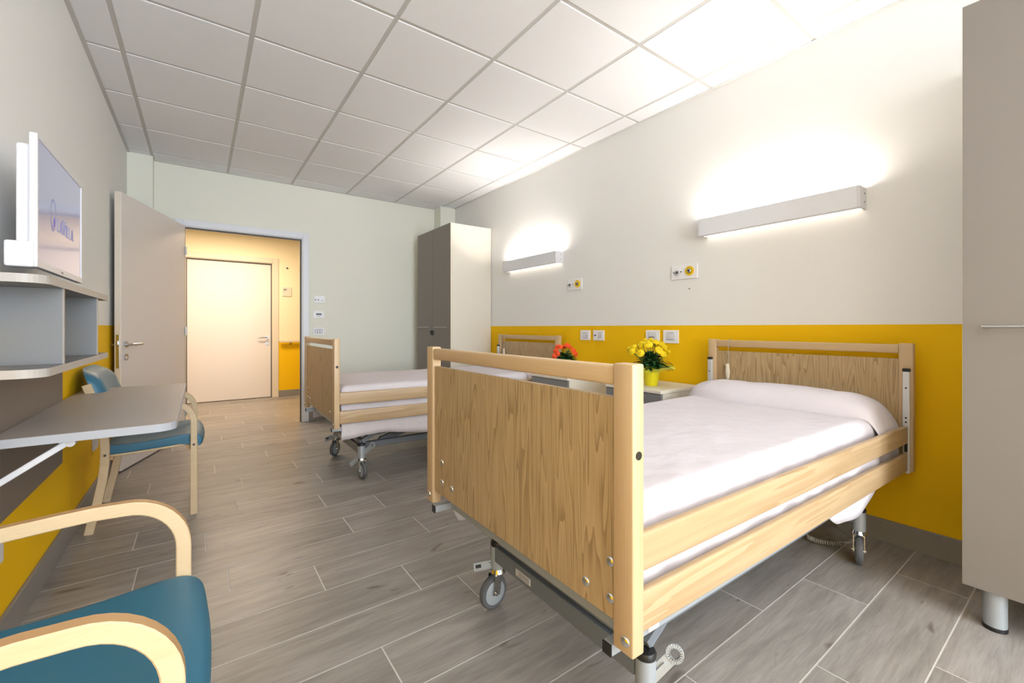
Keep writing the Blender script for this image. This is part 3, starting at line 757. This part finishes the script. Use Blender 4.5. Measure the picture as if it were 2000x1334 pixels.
def make_bedding(loc, rz, label, label2, near):
    mb = sheet_mesh(near); me_o = build_local(mb, 'bed_sheet', M['linen'], loc, rz, 180, label, 'bed sheet', 'white sheets spread over the beds')
    sm = me_o.modifiers.new('thickness', 'SOLIDIFY'); sm.thickness = .003; sm.offset = 1
    # pillow under the folded-back sheet
    mb = MB(); x0, x1 = .612, .945; NU, NV = 34, 60
    def base(y):
        e = abs(y)
        if e < .405: return .677
        q = min(1, (e-.405)/.075); return .677-.105*q*q
    def top_(u, v):
        y = -.472+.944*v; s = abs(2*v-1)
        hgt = .098*(1-s**5)**.8+.006 if s < 1 else .004
        xs0 = x0+.05*s**4+.012*math.sin(v*5); x = xs0+(x1-xs0)*u
        p = (max(0, math.sin(PI*min(1, u*1.0)**.72)))**.62
        if u > .5: p = max(p, .0)
        wr = .006*NZ.noise(Vector((x*7, y*11, 2)))*p+ (.018*NZ.noise(Vector((x*9+y*14, y*4, 5)))*p*min(1, (s-.5)/.2) if s > .5 else 0)
        return Vector((x, y, base(y)+hgt*p+wr+.003))
    V = mb.grid(top_, NU, NV)
    W_ = mb.grid(lambda u, v: Vector((lambda q: (q.x, q.y, base(q.y)-.001))(top_(u, v))), NU, NV)
    def stitch(A, B_):
        for k in range(len(A)-1):
            mb.bm.faces.new((A[k], A[k+1], B_[k+1], B_[k]))
    stitch(V[0], W_[0]); stitch(V[-1], W_[-1]); stitch([r[0] for r in V], [r[0] for r in W_]); stitch([r[-1] for r in V], [r[-1] for r in W_])
    build_local(mb, 'pillow', M['linen'], loc, rz, 180, label2, 'pillow', 'pillows under turned sheets')
def build_local(mb, name, m, loc, rz, smooth, label, cat, group):
    dummy = None
    bm = mb.bm; bmesh.ops.recalc_face_normals(bm, faces=bm.faces)
    for f in bm.faces: f.smooth = True
    me = bpy.data.meshes.new(name); bm.to_mesh(me); bm.free(); me.materials.append(m)
    o = bpy.data.objects.new(name, me); C.objects.link(o); o.location = loc; o.rotation_euler = (0, 0, rz)
    return tag(o, label, cat, group)
make_bedding(bed1_loc, bed1_rz, 'white sheet spread over the large near bed', 'long white pillow at the head of the near bed', True)
make_bedding(bed2_loc, bed2_rz, 'white sheet spread over the far bed beside the doorway wall', 'white pillow at the head of the far bed', False)
# coiled cable on the floor under the near bed
mb = MB(); pts = []
P0, P1, P2 = Vector((2.50, .90, .022)), Vector((2.49, .84, .016)), Vector((2.57, .785, .016))
n = 420
for i in range(n+1):
    t_ = i/n; c = P0*(1-t_)**2+P1*2*t_*(1-t_)+P2*t_*t_; d = ((P1-P0)*(1-t_)+(P2-P1)*t_).normalized(); u = Vector((0, 0, 1)); s_ = d.cross(u)
    a = 2*PI*15*t_; pts.append(c+(u*math.cos(a)+s_*math.sin(a))*.0085)
mb.tube(pts, .0028, 6)
mb.tube([pts[-1], (2.62, .765, .012), (2.70, .76, .006), (2.76, .82, .006), (2.80, .90, .03)], .003, 6)
mb.tube([pts[0], (2.50, 1.0, .05), (2.45, 1.05, .12), (2.40, 1.06, .20)], .003, 6)
tag(build(mb, 'coiled_cable', M['coil'], None, 40), 'grey coiled cable on the floor behind the near bed caster', 'cable')

# ---------------------------------------------------------------- armchairs (local: +x is front, y across, origin floor centre)
def make_chair(loc, label):
    t = thing('armchair', label, 'chair', loc, 0, 'birch armchairs with teal upholstery', local=True)
    X0 = 0.0      # front leg centre is at x = -.04
    for s in (-1, 1):
        y = s*.262
        path = [(-.034, z) for z in (0, .12, .25, .37, .45)]
        cx, cz, R_ = -.146, .535, .112
        path += [(-.034, .50)]
        for k in range(0, 11):
            a = k/10*(PI/2); path.append((cx+R_*math.cos(a), cz+(.116)*math.sin(a)))
        path += [(-.20, .653), (-.26, .650), (-.33, .645), (-.40, .640), (-.455, .638)]
        mb = MB(); hs = []
        for (x, z) in path: hs.append(.034 if z < .45 else .031)
        mb.ribbon([(x, y, z) for x, z in path], .028, hs, bev=.0025, two=1)
        a = build(mb, 'arm', [M['birch'], M['birch_edge']], t, 30, label='bent birch front leg running into the armrest')
        mb = MB(); mb.cyl((-.034, y-.0155, .405), (-.034, y+.0155, .405), .006, seg=12); build(mb, 'screw', M['dark'], a, 40)
        # rear leg, curving up into the back post
        pr = [(-.478, 0), (-.462, .08), (-.442, .17), (-.425, .27), (-.416, .36), (-.414, .44), (-.419, .52), (-.432, .60), (-.452, .68), (-.472, .74), (-.486, .785)]
        mb = MB(); mb.ribbon([(x, y*(1 if z < .6 else 1), z) for x, z in pr], .026, .038, bev=.0025, two=1)
        l = build(mb, 'rear_leg', [M['birch'], M['birch_edge']], t, 30)
        mb = MB(); mb.cyl((-.414, y-.0155, .405), (-.414, y+.0155, .405), .006, seg=12); build(mb, 'screw', M['dark'], l, 40)
    # plywood seat pan
    mb = MB(); mb.ribbon([(-.43, 0, .392), (-.35, 0, .393), (-.2, 0, .398), (-.08, 0, .405), (-.04, 0, .409), (-.022, 0, .404), (-.014, 0, .394)], .49, .012)
    build(mb, 'seat_pan', M['birch'], t, 50)
    mb = MB(); mb.box(-.405, -.385, -.249, .249, .37, .392, .002); mb.box(-.07, -.05, -.249, .249, .375, .400, .002); build(mb, 'crossbar', M['birch_edge'], t)
    # cushion: closed profile swept across y with rounded ends
    def outline(k):     # k 0..1 around the section
        up = [(-.415, .452), (-.33, .447), (-.22, .450), (-.12, .461), (-.06, .468), (-.022, .463), (.002, .446), (.010, .42), (.005, .394), (-.008, .384), (-.018, .392)]
        lo = [(-.02, .416), (-.08, .412), (-.2, .404), (-.35, .400), (-.42, .400), (-.432, .415), (-.430, .44)]
        return up+lo
    prof = outline(0); n = len(prof); mb = MB(); rings = []
    cxm = sum(p[0] for p in prof)/n; czm = .425
    ysx = [(-.246, .90), (-.243, .955), (-.235, .985), (-.22, 1.0), (-.1, 1.0), (0, 1.0), (.1, 1.0), (.22, 1.0), (.235, .985), (.243, .955), (.246, .90)]
    for (yy, sc) in ysx:
        front = .012*(1-(yy/.246)**2)
        rings.append([mb.bm.verts.new((cxm+(x-cxm)*(1-(1-sc)*.35)+(front if x > -.06 else 0), yy, czm+(z-czm)*sc-(.004*(1-(yy/.246)**2) if z > .44 and x < -.1 else 0))) for x, z in prof])
    for A, B_ in zip(rings, rings[1:]):
        for k in range(n): mb.bm.faces.new((A[k], A[(k+1) % n], B_[(k+1) % n], B_[k]))
    mb.bm.faces.new(rings[0]); mb.bm.faces.new(rings[-1][::-1])
    o = build(mb, 'seat', M['teal'], t, 60)
    sd = o.modifiers.new('soft', 'SUBSURF'); sd.levels = 1; sd.render_levels = 2
    # backrest: curved cushion wrapping in front of the posts
    mb = MB(); NU, NV = 24, 12
    def bk(front):
        def f(u, v):
            yy = -.268+.536*u; q = abs(2*u-1)
            zt = .865-.05*q**6; zb = .60+.02*q**6; z = zb+(zt-zb)*v
            lean = -.525+(.865-z)*.33
            cur = .055*(q**2)*.6
            th = .062*(1-abs(2*v-1)**6)*(1-.5*q**10)
            return Vector((lean+cur*.0-.018*(1-q*q)+.02+(th if front else -.0), yy, z))
        return f
    A = mb.grid(bk(True), NU, NV); B_ = mb.grid(bk(False), NU, NV)
    def st(a, b):
        for k in range(len(a)-1): mb.bm.faces.new((a[k], a[k+1], b[k+1], b[k]))
    st(A[0], B_[0]); st(A[-1], B_[-1]); st([r[0] for r in A], [r[0] for r in B_]); st([r[-1] for r in A], [r[-1] for r in B_])
    o = build(mb, 'backrest', M['teal'], t, 60)
    return t
ch = make_chair((0, 1.1215, 0), 'birch and teal armchair in the lower left foreground')
copy_tree(ch, (.004, 3.397, 0), label='birch and teal armchair pushed under the desk, near the open door')

# ---------------------------------------------------------------- wall shelf, panel, desk
def rounded(x0, x1, y0, y1, r, corners):
    """outline; corners: set of 'a' (x1,y0) 'b' (x1,y1)"""
    pts = [(x0, y0)]
    if 'a' in corners: pts += [(x1-r+r*math.sin(t), y0+r-r*math.cos(t)) for t in [k/8*PI/2 for k in range(9)]]
    else: pts.append((x1, y0))
    if 'b' in corners: pts += [(x1-r+r*math.cos(t), y1-r+r*math.sin(t)) for t in [k/8*PI/2 for k in range(9)]]
    else: pts.append((x1, y1))
    pts.append((x0, y1)); return pts
def board(parent, name, x0, x1, y0, y1, z0, z1, r, corners, mtop, medge):
    mb = MB(); mb.prism(rounded(x0, x1-.001, y0+.001, y1, r, corners), z0, z1)
    b = build(mb, name, mtop, parent)
    mb = MB(); o = rounded(x0, x1, y0, y1+.0005, r, corners)[0:-1]; i = rounded(x0, x1-.0012, y0+.0012, y1-.0008, r, corners)[0:-1]
    for k in range(len(o)-1):
        p = [(*o[k], z0-.0003), (*o[k+1], z0-.0003), (*o[k+1], z1+.0003), (*o[k], z1+.0003), (*i[k], z0-.0003), (*i[k+1], z0-.0003), (*i[k+1], z1+.0003), (*i[k], z1+.0003)]
        v = [mb.bm.verts.new(q) for q in p]
        for f in ((0, 1, 2, 3), (7, 6, 5, 4), (3, 2, 6, 7), (0, 4, 5, 1)): mb.bm.faces.new([v[j] for j in f])
    build(mb, 'edge_band', medge, b)
    return b
t = thing('wall_shelf', 'grey open wall shelf with two boards below the television', 'shelf', (XL, 2.4, .935))
board(t, 'shelf_board', XL, -.375, 1.86, 2.945, 1.218, 1.243, .06, 'a', M['shelf_grey'], M['shelf_edge'])
board(t, 'shelf_board', XL, -.375, 1.86, 2.945, .935, .960, .06, 'a', M['shelf_grey'], M['shelf_edge'])
for y in (2.10, 2.70):
    mb = MB(); mb.box(XL, -.381, y, y+.02, .960, 1.218, .001); d = build(mb, 'divider', M['shelf_grey'], t)
    mb = MB(); mb.box(-.3815, -.380, y, y+.02, .960, 1.218); build(mb, 'edge_band', M['shelf_edge'], d)
mb = MB(); mb.cyl((XL, 2.5, 1.0), (XL+.006, 2.5, 1.0), .008, seg=14); build(mb, 'fixing_cap', M['shelf_grey'], t, 40)
mb = MB(); mb.box(XL, XL+.016, 1.86, 2.91, .443, .935, .001); pnl = tag(build(mb, 'wall_panel', M['panel_brown']), 'grey-brown panel fixed to the yellow wall behind the desk', 'panel')
t = thing('fold_down_desk', 'grey-brown wall-mounted desk top with a pale rounded edge', 'desk', (XL, 2.68, .713))
board(t, 'desktop', XL+.018, -.07, 1.985, 3.36, .713, .74, .055, 'a', M['desk_top'], M['desk_edge'])
for y in (2.05, 2.85):
    mb = MB(); mb.bar((-.35, y, .707), (XL+.02, y, .585), .022, .014, .002, (0, 0, 1)); mb.box(-.40, -.31, y-.014, y+.014, .703, .713, .002)
    mb.box(XL+.016, XL+.03, y-.014, y+.014, .54, .70, .002); br = build(mb, 'bracket', M['white_metal'], t)
    mb = MB(); mb.cyl((-.352, y-.016, .698), (-.352, y+.016, .698), .012, seg=16); build(mb, 'pivot', M['white_plastic'], br, 40)

# ---------------------------------------------------------------- television
t = thing('television', 'white wall-mounted flat television above the grey shelf', 'television', (XL, 2.2, 1.28))
TY0, TY1, TZ0, TZ1, TX = 1.895, 2.505, 1.268, 1.672, -.398
mb = MB()
mb.box(TX-.018, TX, TY0, TY0+.014, TZ0, TZ1, .002); mb.box(TX-.018, TX, TY1-.012, TY1, TZ0, TZ1, .002)
mb.box(TX-.018, TX, TY0+.014, TY1-.012, TZ1-.012, TZ1, .002); mb.box(TX-.018, TX, TY0+.014, TY1-.012, TZ0, TZ0+.022, .002)
build(mb, 'bezel', M['white_plastic'], t)
mb = MB(); mb.box(TX-.05, TX-.010, TY0+.018, TY1-.018, TZ0+.012, TZ1-.03, .008); build(mb, 'back_housing', M['white_plastic'], t)
mb = MB(); mb.box(TX-.012, TX-.003, TY0+.014, TY1-.012, TZ0+.022, TZ1-.012); scr = build(mb, 'screen', M['screen'], t)
mb = MB(); mb.box(TX-.068, TX-.006, TY0-.006, TY0+.05, TZ0-.002, TZ0+.075, .006); cb = build(mb, 'connector_box', M['white_plastic'], t)
mb = MB(); mb.cyl((TX-.03, TY0-.006, TZ0+.04), (TX-.03, TY0-.0075, TZ0+.04), .008, seg=16); build(mb, 'button', M['frame'], cb, 40)
mb = MB(); mb.box(TX-.006, TX+.0005, 2.17, 2.20, TZ0+.008, TZ0+.013); build(mb, 'logo_plate', M['grey_mark'], t)
mb = MB(); mb.box(XL, XL+.02, 2.40, 2.60, 1.36, 1.58, .003); mb.box(XL+.02, TX-.05, 2.42, 2.48, 1.42, 1.52, .004); build(mb, 'wall_mount', M['dark'], t)
# logo: ring with a filled drop, then LAVILLA in capitals (reading towards +y)
xs_ = TX-.0028
ry, rz_, RR = 2.083, 1.462, .043
mb = MB()
for k in range(40):
    a0, a1 = 2*PI*k/40, 2*PI*(k+1)/40
    w0 = .0035+.010*max(0, -math.sin(a0))**2; w1 = .0035+.010*max(0, -math.sin(a1))**2
    def q(a, r): return (ry+r*.72*math.cos(a), rz_+r*1.25*math.sin(a))
    P = [q(a0, RR), q(a1, RR), q(a1, RR-w1), q(a0, RR-w0)]
    v = [mb.bm.verts.new((xs_, y, z)) for y, z in P]; v2 = [mb.bm.verts.new((xs_+.001, y, z)) for y, z in P]
    mb.bm.faces.new(v); mb.bm.faces.new(v2[::-1])
build(mb, 'emblem_ring', M['logo_grey'], scr)
mb = MB(); mb.sphere((xs_+.0004, ry+.013, rz_-.028), .014, (.05, .62, 1.6), 20, 12); build(mb, 'emblem_drop', M['logo'], scr, 60)
def stroke(mb, y0, z0, y1, z1, w):
    mb.bar((xs_+.0006, y0, z0), (xs_+.0006, y1, z1), w, .0012, 0, up=(1, 0, 0))
mb = MB(); cy = 2.135; zb = 1.418; G = {'L': (.022, lambda o, h, w: [(o, 0, o, h, .004), (o, .001, o+w, .001, .0025), (o-.004, h, o+.004, h, .002)]),
    'A': (.030, lambda o, h, w: [(o, 0, o+w/2, h, .0022), (o+w/2, h, o+w, 0, .0045), (o+w*.2, h*.36, o+w*.8, h*.36, .002)]),
    'V': (.034, lambda o, h, w: [(o, h, o+w/2, 0, .0048), (o+w/2, 0, o+w, h, .0022)]), 'I': (.006, lambda o, h, w: [(o+.002, 0, o+.002, h, .0042)])}
for chh in 'LAVILLA':
    w_, fn = G[chh]; h_ = .052 if chh == 'V' else .042
    for (a, b, c_, d_, wd_) in fn(cy, h_, w_): stroke(mb, a, zb+b, c_, zb+d_, wd_)
    cy += w_+.010
build(mb, 'lettering', M['logo_grey'], scr)

# ---------------------------------------------------------------- flower pots
def leafshape(mb, base, d, L_, W_, droop=.3, n=6):
    d = Vector(d).normalized(); side = d.cross(Vector((0, 0, 1))); side = side.normalized() if side.length > .01 else Vector((1, 0, 0))
    prev = None
    for i in range(n+1):
        q = i/n; c = Vector(base)+d*L_*q+Vector((0, 0, -droop*L_*q*q)); w_ = W_*math.sin(PI*min(.98, q*.9+.08))**.8*.5
        a = mb.bm.verts.new(c-side*w_+Vector((0, 0, .15*w_))); m_ = mb.bm.verts.new(c); b = mb.bm.verts.new(c+side*w_+Vector((0, 0, .15*w_)))
        if prev: mb.bm.faces.new((prev[0], prev[1], m_, a)); mb.bm.faces.new((prev[1], prev[2], b, m_))
        prev = (a, m_, b)
def bloom(c, nrm, R_, rnd, mp, mh, parent, layers=4):
    n = Vector(nrm).normalized(); t1 = n.cross(Vector((.3, .2, 1))).normalized(); t2 = n.cross(t1); c = Vector(c); mb = MB()
    for l in range(layers):
        rr = R_*(1-.19*l); k = 15-2*l; lift = R_*(.06+.22*l)
        for i in range(k):
            a = 2*PI*(i+.5*l+rnd.random()*.3)/k; d = t1*math.cos(a)+t2*math.sin(a); s_ = n.cross(d)
            w_ = rr*.24; p0 = c+n*lift*.4; p1 = c+d*rr*.55+n*(lift+R_*.05); p2 = c+d*rr+n*(lift*.8+R_*.0)
            v = [mb.bm.verts.new(q) for q in (p0-s_*w_*.3, p0+s_*w_*.3, p1+s_*w_, p2+s_*w_*.5, p2-s_*w_*.5, p1-s_*w_)]
            mb.bm.faces.new((v[0], v[1], v[2], v[5])); mb.bm.faces.new((v[5], v[2], v[3], v[4]))
    f = build(mb, 'flower', mp, parent)
    mb = MB(); mb.sphere(c+n*R_*.42, R_*.2, (1, 1, 1), 10, 6); build(mb, 'flower_centre', mh, f, 60)
def pot_plant(loc, label, heads, Hh, Rr, mpot, mpet, mheart, fl_r, wrap=False, seed=1, dens=150):
    rnd = random.Random(seed); x, y, z = loc
    t = thing('potted_flowers', label, 'flower pot', loc)
    mb = MB(); ns = 36
    prof = [(.0, 0), (.040, 0), (.043, .004), (.056, .095), (.058, .100), (.054, .100), (.050, .09), (0, .088)]
    rings = []
    for r, h in prof:
        rings.append([mb.bm.verts.new((x+(r*(1+(.035*math.sin(k*2.9)+.02*math.sin(k*5.3) if .02 < h < .099 and wrap else 0)))*math.cos(2*PI*k/ns), y+(r*(1+(.035*math.sin(k*2.9) if .02 < h < .099 and wrap else 0)))*math.sin(2*PI*k/ns), z+h)) for k in range(ns)])
    for A, B_ in zip(rings, rings[1:]):
        for k in range(ns): mb.bm.faces.new((A[k], A[(k+1) % ns], B_[(k+1) % ns], B_[k]))
    build(mb, 'pot', mpot, t, 50)
    mb = MB(); mb.cyl((x, y, z+.085), (x, y, z+.092), .051, seg=24); build(mb, 'soil', M['soil'], t)
    if wrap:
        mb = MB(); nk = 60
        def wf(u, v):
            a = 2*PI*u; fl = (1+.25*math.sin(3*a+.6)+.12*math.sin(7*a)); r = .057+.068*v*fl*(1.45 if math.cos(a-math.radians(-60)) > .2 else .7)
            return Vector((x+r*math.cos(a), y+r*math.sin(a), z+.092+.05*v*(1.3-v*.5)+.006*math.sin(9*a)*v))
        mb.grid(wf, nk, 5); build(mb, 'wrapper', M['wrap'], t, 60)
    cz = z+.09+(Hh-.09)*.52
    for nm, mt, cnt, sd in (('foliage', M['leaf'], dens, 0), ('foliage', M['leaf2'], dens//4, 1)):
        mb = MB()
        for i in range(cnt):
            a = rnd.random()*2*PI; el = rnd.uniform(.02, 1.35); rr = Rr*rnd.uniform(.2, .95)
            base = (x+rr*.6*math.cos(a)*math.cos(el), y+rr*.6*math.sin(a)*math.cos(el), z+.125+(Hh-.16)*rnd.uniform(.0, .8)*math.sin(el)**.6)
            leafshape(mb, base, (math.cos(a)*math.cos(el*.7), math.sin(a)*math.cos(el*.7), math.sin(el*.7)), rnd.uniform(.045, .08), rnd.uniform(.022, .036), .35)
        build(mb, nm, mt, t, 60)
    mb = MB()
    for (hx, hy, hz, *_r) in heads: mb.tube([(x, y, z+.08), (x+hx*.35, y+hy*.35, z+.08+(hz-.08)*.5), (x+hx, y+hy, z+hz-.004)], .0022, 5)
    build(mb, 'stems', M['leaf2'], t, 60)
    for (hx, hy, hz, *_r) in heads:
        bloom((x+hx, y+hy, z+hz), (hx*1.1-.05, hy*1.1-.07, max(.03, hz-.14)*.9), fl_r*rnd.uniform(.85, 1.12), rnd, mpet, mheart, t)
    return t
# heads in the camera-facing frame: a = right on the picture, b = towards the camera, c = height
def rel(lst):
    rx, ry_ = math.cos(YAW), -math.sin(YAW); out = []
    fx, fy = math.sin(YAW+.25), math.cos(YAW+.25)
    for a, b, c_ in lst: out.append((rx*a-fx*b, ry_*a-fy*b, c_))
    return out
yh_ = rel([(-.118, .0, .262), (-.075, .06, .225), (-.060, .0, .285), (-.020, .05, .285), (.000, -.03, .305), (.030, .02, .300), (.052, .065, .245), (.075, .0, .280), (.092, .02, .262), (.082, .05, .215), (-.035, -.05, .300), (.055, -.06, .290), (-.09, -.05, .265), (-.13, .02, .235), (.115, -.02, .225), (.02, -.09, .27), (-.145, -.03, .25)])
fp = pot_plant((2.525, 1.862, .685), 'yellow chrysanthemums in a yellow wrapped pot on the near nightstand', yh_, .27, .13, M['pot_yellow'], M['yellow_petal'], M['yellow_heart'], .027, True, 4, 260)
mb = MB()
for a, b, c_, L_ in ((.075, .03, .15, .085), (.06, .01, .135, .07), (.10, .0, .17, .06), (-.09, .03, .17, .07), (-.10, .0, .15, .07)):
    (px, py, pz), = rel([(a, b, c_)]); (qx, qy, qz), = rel([(a+(.08 if a > 0 else -.08), b, c_-.04)])
    leafshape(mb, (2.525+px, 1.862+py, .685+pz), (qx-px, qy-py, qz-pz+.01), L_, .03, .25)
build(mb, 'leaves', M['leaf'], fp, 60)
oh = rel([(-.075, .03, .205), (-.055, .055, .18), (-.04, .02, .235), (-.065, -.01, .235), (-.085, .04, .16), (.02, .02, .25), (.0, -.03, .24), (.03, -.02, .235), (.075, .03, .20), (.085, .0, .175), (-.02, -.05, .225), (.05, -.05, .21)])
pot_plant((2.50, 2.70, .685), 'orange flowers in a pot on the far nightstand, behind the footboard rail', oh, .22, .10, M['pot_orange'], M['orange_petal'], M['orange_petal'], .026, False, 9, 170)
